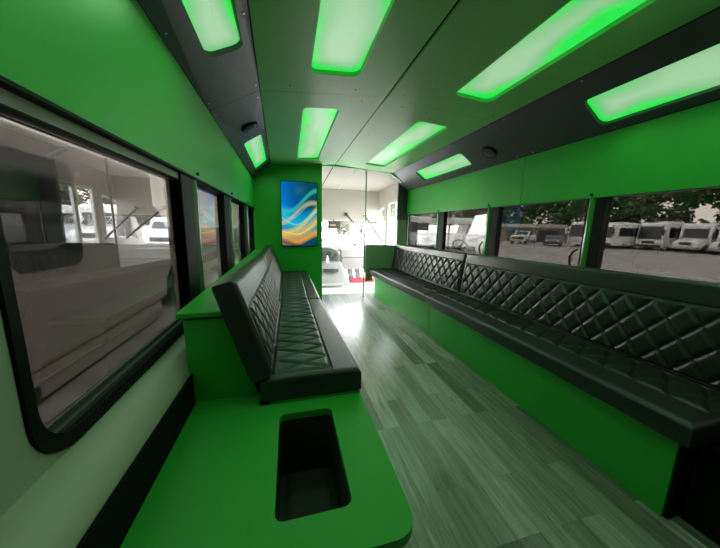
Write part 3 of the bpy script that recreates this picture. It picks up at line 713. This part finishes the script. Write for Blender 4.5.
# ------------------------------------------------------------------ outside
GZ = -.75
o = obj('ground', box(BM(), -90, 160, -60, 160, GZ-.1, GZ), GRAV); o['kind'] = 'structure'
def wheel(parent, x, y, r=.45, w=.26, side=1, name='wheel'):
    wh = obj(name, tube(BM(), [(x, y-w/2, r), (x, y-w/2+.03, r), (x, y+w/2-.03, r), (x, y+w/2, r)], [r*.92, r, r, r*.92], 20), TYRE, parent)
    obj('hub', tube(BM(), [(x, y-w/2-.01, r), (x, y+w/2+.01, r)], r*.5, 14), HUBM, wh)
def vehicle(kind, x, y, rz, label, paint=WHITEV, W=2.45, Lg=9.5, H=3.1, group='vehicles parked across the lot', cat='bus'):
    """front points to local -x, origin at the middle of the front bumper on the ground"""
    t = thing(kind, label, cat, (x, y, GZ), group, rz)
    def side(poly, y0, y1): return prism(BM(), poly, lambda a, b_, w: (a, w, b_), y0, y1)
    h = W/2
    if kind in ('coach', 'motor_coach'):
        body = [(0, .35), (Lg, .35), (Lg, H), (.7, H), (.25, H-.25), (.02, 1.35)]
        obj('body', side(body, -h, h), paint, t, bevel=.10, seg=3)
        obj('windshield', hexa(BM(), [(-.02, -h+.12, 1.35), (-.02, h-.12, 1.35), (.06, h-.12, 1.35), (.06, -h+.12, 1.35), (.17, -h+.18, H-.45), (.17, h-.18, H-.45), (.3, h-.18, H-.45), (.3, -h+.18, H-.45)]), VGLASS, t, bevel=.03)
        for s in (-1, 1):
            obj('side_window', side(rrect(1.0, Lg-.6, 1.55, H-.55, .1), s*(h+.012)-.01, s*(h+.012)+.01), VGLASS, t)
            obj('headlight', side([(-.04, .75), (.05, .75), (.05, 1.0), (-.03, 1.0)], s*(h-.30)-.18, s*(h-.30)+.18), LAMPG, t)
            for xx in (1.9, Lg-2.4): wheel(t, xx, s*(h-.14))
            m_ = obj('mirror', prism(BM(), rrect(-.08, .08, 1.75, 2.45, .06), lambda a, b_, w: (a-.25, w, b_), s*(h+.12)-.10, s*(h+.12)+.10), paint if kind == 'coach' else TRIMD, t, bevel=.02)
            obj('arm', tube(BM(), [(-.25, s*(h+.1), 2.45), (-.1, s*(h-.05), H-.35), (.25, s*(h-.15), H-.25)], .035, 8), TRIMD, m_)
        obj('bumper', side([(-.12, .35), (.1, .35), (.1, .68), (-.08, .68)], -h+.05, h-.05), TRIMD if kind == 'motor_coach' else paint, t, bevel=.04)
        obj('grille', bx(-.035, .05, -.55, .55, .80, 1.10) if kind == 'motor_coach' else bx(-.04, .02, -.30, .30, .72, .80), TRIMD, t, bevel=.01)
        obj('roof_unit', bx(2.4, 4.4, -.7, .7, H-.02, H+.18), paint, t, bevel=.08)
    elif kind == 'shuttle_bus':
        obj('body', side([(1.6, .45), (Lg, .45), (Lg, H), (1.9, H), (1.45, H-.25), (1.35, 1.6)], -h, h), paint, t, bevel=.08, seg=3)
        obj('hood', side([(0, .55), (1.6, .55), (1.6, 1.55), (1.3, 1.5), (.25, 1.28), (.02, 1.05)], -h*.80, h*.80), paint, t, bevel=.10, seg=3)
        obj('windshield', hexa(BM(), [(1.30, -h+.25, 1.6), (1.30, h-.25, 1.6), (1.36, h-.25, 1.6), (1.36, -h+.25, 1.6), (1.42, -h+.3, H-.55), (1.42, h-.3, H-.55), (1.5, h-.3, H-.55), (1.5, -h+.3, H-.55)]), VGLASS, t, bevel=.02)
        obj('grille', bx(-.03, .10, -.45, .45, .82, 1.14), TRIMD, t, bevel=.02)
        obj('bumper', bx(-.18, .08, -h*.85, h*.85, .42, .68), HUBM, t, bevel=.05)
        for s in (-1, 1):
            obj('fender', side([(.05, .55)] + [(.95+.62*math.cos(math.radians(a)), .55+.62*math.sin(math.radians(a))) for a in range(180, -1, -20)], s*(h*.86)-.14, s*(h*.86)+.14), paint, t, bevel=.04)
            obj('headlight', bx(-.02, .18, s*h*.74-.16, s*h*.74+.16, .85, 1.05), LAMPG, t, bevel=.04)
            wheel(t, .95, s*(h-.16)); wheel(t, Lg-2.2, s*(h-.16))
            obj('side_window', side(rrect(1.75, 2.5, 1.5, H-.6, .08), s*(h+.012)-.01, s*(h+.012)+.01), VGLASS, t)
            obj('side_window', side(rrect(2.7, Lg-.6, 1.65, H-.6, .08), s*(h+.012)-.01, s*(h+.012)+.01), VGLASS, t)
            obj('mirror', bx(1.15, 1.3, s*(h+.18)-.11, s*(h+.18)+.11, 1.6, 2.15), TRIMD, t, bevel=.03)
    elif kind == 'pickup_truck':
        obj('body', side([(0, .55), (Lg, .55), (Lg, 1.35), (3.2, 1.35), (3.0, H), (1.9, H), (1.45, 1.35), (.1, 1.22), (0, 1.1)], -h, h), paint, t, bevel=.08, seg=3)
        obj('windshield', hexa(BM(), [(1.42, -h+.15, 1.38), (1.42, h-.15, 1.38), (1.5, h-.15, 1.38), (1.5, -h+.15, 1.38), (1.83, -h+.2, H-.08), (1.83, h-.2, H-.08), (1.9, h-.2, H-.08), (1.9, -h+.2, H-.08)]), VGLASS, t)
        obj('grille', bx(-.04, .05, -h+.15, h-.15, .72, 1.10), TRIMD, t, bevel=.02); obj('bumper', bx(-.14, .05, -h, h, .42, .66), HUBM, t, bevel=.03)
        for s in (-1, 1):
            obj('side_window', side([(1.75, 1.38), (2.95, 1.38), (2.88, H-.12), (2.0, H-.12)], s*(h+.012)-.01, s*(h+.012)+.01), VGLASS, t)
            wheel(t, .95, s*(h-.12), .40); wheel(t, Lg-1.2, s*(h-.12), .40)
    elif kind == 'car':
        obj('body', side([(0, .35), (Lg, .35), (Lg, .95), (Lg-.7, 1.02), (Lg-1.3, H), (1.9, H), (1.15, .98), (.1, .80)], -h, h), paint, t, bevel=.09, seg=3)
        obj('windshield', hexa(BM(), [(1.13, -h+.15, 1.0), (1.13, h-.15, 1.0), (1.2, h-.15, 1.0), (1.2, -h+.15, 1.0), (1.82, -h+.22, H-.06), (1.82, h-.22, H-.06), (1.9, h-.22, H-.06), (1.9, -h+.22, H-.06)]), VGLASS, t)
        obj('bumper', bx(-.06, .08, -h+.05, h-.05, .32, .55), TRIMD, t, bevel=.03)
        for s in (-1, 1):
            obj('side_window', side([(1.5, 1.0), (Lg-.95, 1.0), (Lg-1.4, H-.1), (1.95, H-.1)], s*(h+.012)-.01, s*(h+.012)+.01), VGLASS, t)
            obj('headlight', bx(-.02, .12, s*(h-.32)-.15, s*(h-.32)+.15, .62, .78), LAMPG, t, bevel=.02)
            wheel(t, .9, s*(h-.1), .33, .2); wheel(t, Lg-.95, s*(h-.1), .33, .2)
    elif kind == 'van':
        obj('body', side([(0, .45), (Lg, .45), (Lg, H), (2.0, H), (1.6, H-.15), (.95, 1.45), (.12, 1.15), (0, .95)], -h, h), paint, t, bevel=.10, seg=3)
        obj('windshield', hexa(BM(), [(.93, -h+.15, 1.5), (.93, h-.15, 1.5), (1.0, h-.15, 1.5), (1.0, -h+.15, 1.5), (1.48, -h+.2, H-.35), (1.48, h-.2, H-.35), (1.6, h-.2, H-.35), (1.6, -h+.2, H-.35)]), VGLASS, t)
        obj('grille', bx(-.04, .06, -.6, .6, .72, 1.0), TRIMD, t, bevel=.02); obj('bumper', bx(-.12, .06, -h+.02, h-.02, .40, .62), TRIMD, t, bevel=.04)
        for s in (-1, 1):
            obj('side_window', side([(1.35, 1.5), (2.3, 1.5), (2.3, H-.4), (1.75, H-.4)], s*(h+.012)-.01, s*(h+.012)+.01), VGLASS, t)
            obj('headlight', bx(-.03, .12, s*(h-.25)-.15, s*(h-.25)+.15, .78, .98), LAMPG, t, bevel=.03)
            wheel(t, .95, s*(h-.13), .38); wheel(t, Lg-1.3, s*(h-.13), .38)
    return t
D = math.radians
vehicle('coach', 37.77, 28.09, D(0), 'white coach with a large dark windscreen left of the nearest right window post', H=3.35, Lg=11)
vehicle('motor_coach', 38.0, 25.2, D(0), 'white coach partly hidden just right of the nearest right window post', H=3.1, Lg=9.5)
vehicle('motor_coach', 41.16, 22.3, D(0), 'white motor coach with dark grille between the coach and the truck-nosed bus', H=3.25, Lg=11)
vehicle('shuttle_bus', 40.8, 19.0, D(0), 'white truck-nosed shuttle bus with long hood right of the motor coaches', H=3.15)
vehicle('shuttle_bus', 40.5, 16.1, D(0), 'white truck-nosed bus cut off by the right edge of the picture', H=3.1)
vehicle('pickup_truck', 32.5, 32.6, D(28), 'white pickup truck parked in front of the low grey shed', W=2.0, Lg=5.6, H=1.95, cat='truck')
vehicle('car', 33.4, 27.9, D(35), 'dark low car parked between the pickup truck and the white coach', DARKV, W=1.85, Lg=4.7, H=1.45, cat='car')
vehicle('van', 28.4, 34.6, D(40), 'white van half hidden by the middle right window post', W=2.0, Lg=5.6, H=2.3, cat='van')
sh = thing('shed', 'long low grey shed with a pale roof behind the pickup truck', 'shed', (43, 44, GZ), None, D(-35))
obj('wall', bx(-8, 8, -2.5, 2.5, 0, 2.5), SHEDM, sh); obj('roof', prism(BM(), [(-3, 2.5), (3, 2.5), (3, 2.7), (0, 3.3), (-3, 2.7)], lambda a, b_, w: (w, a, b_), -8.5, 8.5), SHEDR, sh)
for xx in (-5, 0, 5): obj('bay_door', bx(xx-1.6, xx+1.6, -2.54, -2.49, 0, 2.1), TRIMD, sh)
# vehicles ahead of and beside the bus, seen through windscreen and door
ahead = [(-1.5, 19, 'white van parked straight ahead beyond the windscreen, behind the gauges', 'van'), (2.6, 20, 'white van ahead beyond the middle of the windscreen', 'van'), (6.6, 19, 'white van ahead right of centre, seen by the slanting rods', 'van'),
         (11.2, 20.5, 'white shuttle bus ahead to the right, seen through the cab door', 'shuttle_bus'), (16.2, 21, 'white shuttle bus farther right ahead, seen in the door glass', 'shuttle_bus')]
for x, y, lb, k in ahead:
    vehicle(k, x, y, D(90), lb, H=2.5 if k == 'van' else 3.0, W=2.05 if k == 'van' else 2.4, Lg=6, group='vehicles parked ahead', cat='van' if k == 'van' else 'bus')
# the beige bus alongside on the left
nb = thing('neighbour_bus', 'beige bus parked close alongside, seen through the left windows', 'bus', (-2.47, 6.95, GZ))
def side(poly, x0, x1): return prism(BM(), poly, lambda a, b_, w: (w, a, b_), x0, x1)
arch_ = [(.52*math.cos(D(a)), .42+.52*math.sin(D(a))) for a in range(180, -1, -15)]
obj('body', side([(-9.5, .32), (-.9, .32), (-.9, 2.75), (-9.5, 2.75)], -2.3, 0), BEIGEV, nb, bevel=.08, seg=3)
obj('cab', side([(-.9, .32), (-.53, .32)] + arch_ + [(.53, .32), (1.15, .35), (1.15, 1.0), (.9, 1.25), (-.05, 1.42), (-.62, 2.15), (-.9, 2.2)], -2.15, -.06), BEIGEV, nb, bevel=.04, seg=3)
obj('cab_window', side([(-.85, 1.45), (-.15, 1.45), (-.60, 2.05), (-.85, 2.05)], -.062, -.045), VGLASS, nb)
for a, b_ in ((-6.4, -5.2), (-5.1, -3.95), (-3.80, -2.9)):
    obj('side_window', side(rrect(a, b_, 1.34, 2.50, .14), -.01, .012), VGLASS, nb)
obj('crease', side([(-9.4, .215), (-1.0, .215), (-1.0, .24), (-9.4, .24)][::1], -.02, .018), BEIGEV, nb, bevel=.008)
obj('skirt', side([(-9.4, .05), (-1.0, .05), (-1.0, .33), (-9.4, .33)], -.06, -.002), BEIGEV, nb)
obj('dark_rectangle', side([(-5.6, .06), (-3.75, .06), (-3.75, .212), (-5.6, .212)], -.01, .008), TRIMD, nb)  # plain dark rectangle low on the side, just under the crease
t_ = obj('wheel', tube(BM(), [(-.36, 0, .40), (-.33, 0, .40), (-.11, 0, .40), (-.08, 0, .40)], [.37, .40, .40, .37], 24), TYRE, nb)
obj('hub', tube(BM(), [(-.30, 0, .40), (-.06, 0, .40)], .2, 16), HUBM, t_)

# trees
def tree(x, y, h, w, seed, label, dens=1.0):
    rnd = random.Random(seed)
    t = thing('tree', label, 'tree', (x, y, GZ), 'trees behind the parked vehicles')
    obj('trunk', tube(BM(), [(0, 0, 0), (.1, .1, h*.3), (0, .2, h*.6), (.1, 0, h*.85)], [.22, .17, .11, .04], 8), BARK, t)
    bm = BM()
    lobes = [(Vector((rnd.uniform(-w, w)*.6, rnd.uniform(-w, w)*.6, h*rnd.uniform(.28, .86))), rnd.uniform(.32, .55)*w) for _ in range(15)]
    for c, rr in lobes:
        for _ in range(int(210*dens)):
            v = Vector((rnd.gauss(0, 1), rnd.gauss(0, 1), rnd.gauss(0, 1))).normalized()*rr*rnd.uniform(.5, 1.08)
            p_ = c+v; a = Vector((rnd.uniform(-1, 1), rnd.uniform(-1, 1), rnd.uniform(-1, 1))).normalized(); b_ = a.orthogonal().normalized(); s = rnd.uniform(.18, .46)
            q = [bm.verts.new(p_+a*s), bm.verts.new(p_+b_*s*.8), bm.verts.new(p_-a*s), bm.verts.new(p_-b_*s*.8)]
            bm.faces.new(q)
    obj('crown', bm, LEAF, t, recalc=False)
spots = []
k = 0
import itertools
row = [(66, 4), (64, 11), (62, 17.5), (61, 23), (60, 28.5), (58.5, 34), (56, 39.5), (54, 45), (51, 50), (47, 54.5), (43, 59), (38, 63), (32, 66), (25, 67), (18, 60), (10, 58), (3, 57), (-5, 58)]
desc = ['olive green tree at the far right edge of the tree line', 'tall olive tree above the cut-off truck-nosed bus', 'broad tree above the truck-nosed bus', 'full tree between the truck-nosed bus and motor coach', 'tree standing above the motor coach with the dark grille', 'tree above the partly hidden coach', 'dark tree behind the nearest right window post', 'dark tree above the large white coach', 'tree above the dark low car', 'tall tree between the car and the pickup truck', 'tree above the shed roof, open sky on its left', 'tree behind the middle right window post', 'tree in the third right window from the front bench', 'dark tree in the farthest right window', 'tree beyond the vans right of the windscreen', 'tree beyond the vans behind the windscreen centre', 'tree beyond the van straight ahead', 'tree ahead on the left hidden behind the partition']
hts = [11, 12.2, 12.0, 11.2, 12.4, 11.0, 11.4, 12.6, 10.5, 12.8, 9.6, 11.0, 12, 11, 8, 7.5, 8, 8]
for i, ((x, y), lb) in enumerate(zip(row, desc)):
    tree(x, y, hts[i], 4.2, 100+i, lb)
# low dark hedge line below the crowns
bm = BM(); rnd = random.Random(5)
for i in range(len(row)-1):
    (x0, y0), (x1, y1) = row[i], row[i+1]
    for _ in range(420):
        q = rnd.random(); q2 = Vector((lerp(x0, x1, q), lerp(y0, y1, q))); q2 *= 1 + 7.5/q2.length
        p_ = Vector((q2.x+rnd.uniform(-.8, .8), q2.y+rnd.uniform(-.8, .8), GZ+rnd.uniform(0, 4.6)*rnd.random()**.3))
        a = Vector((rnd.uniform(-1, 1), rnd.uniform(-1, 1), rnd.uniform(-1, 1))).normalized(); b_ = a.orthogonal().normalized(); s = rnd.uniform(.3, .6)
        bm.faces.new([bm.verts.new(p_+a*s), bm.verts.new(p_+b_*s), bm.verts.new(p_-a*s), bm.verts.new(p_-b_*s)])
o = obj('undergrowth', bm, LEAF, recalc=False); tag(o, 'dark undergrowth filling the tree line below the crowns', 'undergrowth', kind='stuff')

# ------------------------------------------------------------------ light
w = bpy.data.worlds.new('overcast_sky'); sc.world = w; w.use_nodes = True; nt = w.node_tree
bg = nt.nodes['Background']
tc = N(nt, 'ShaderNodeTexCoord'); sx = N(nt, 'ShaderNodeSeparateXYZ'); nt.links.new(tc.outputs['Generated'], sx.inputs[0])
nz = N(nt, 'ShaderNodeTexNoise'); nz.inputs['Scale'].default_value = 4; nz.inputs['Detail'].default_value = 5; nt.links.new(tc.outputs['Generated'], nz.inputs['Vector'])
ad = N(nt, 'ShaderNodeMath', operation='MULTIPLY_ADD'); ad.inputs[1].default_value = .35; nt.links.new(nz.outputs['Fac'], ad.inputs[0]); nt.links.new(sx.outputs['Z'], ad.inputs[2])
cr = N(nt, 'ShaderNodeValToRGB'); e = cr.color_ramp.elements
e[0].position = .1; e[0].color = (1.0, .93, .84, 1); e[1].position = .8; e[1].color = (.84, .92, 1.0, 1)
nt.links.new(ad.outputs[0], cr.inputs['Fac']); nt.links.new(cr.outputs['Color'], bg.inputs['Color'])
bg.inputs['Strength'].default_value = 18
sc.view_settings.view_transform = 'Standard'; sc.view_settings.look = 'None'; sc.view_settings.exposure = 0.3; sc.view_settings.gamma = 1
sc.view_settings.use_curve_mapping = False
cy = sc.cycles
cy.use_denoising = True; cy.max_bounces = 10; cy.diffuse_bounces = 6; cy.glossy_bounces = 5; cy.transparent_max_bounces = 16; cy.sample_clamp_indirect = 6
cy.caustics_reflective = True
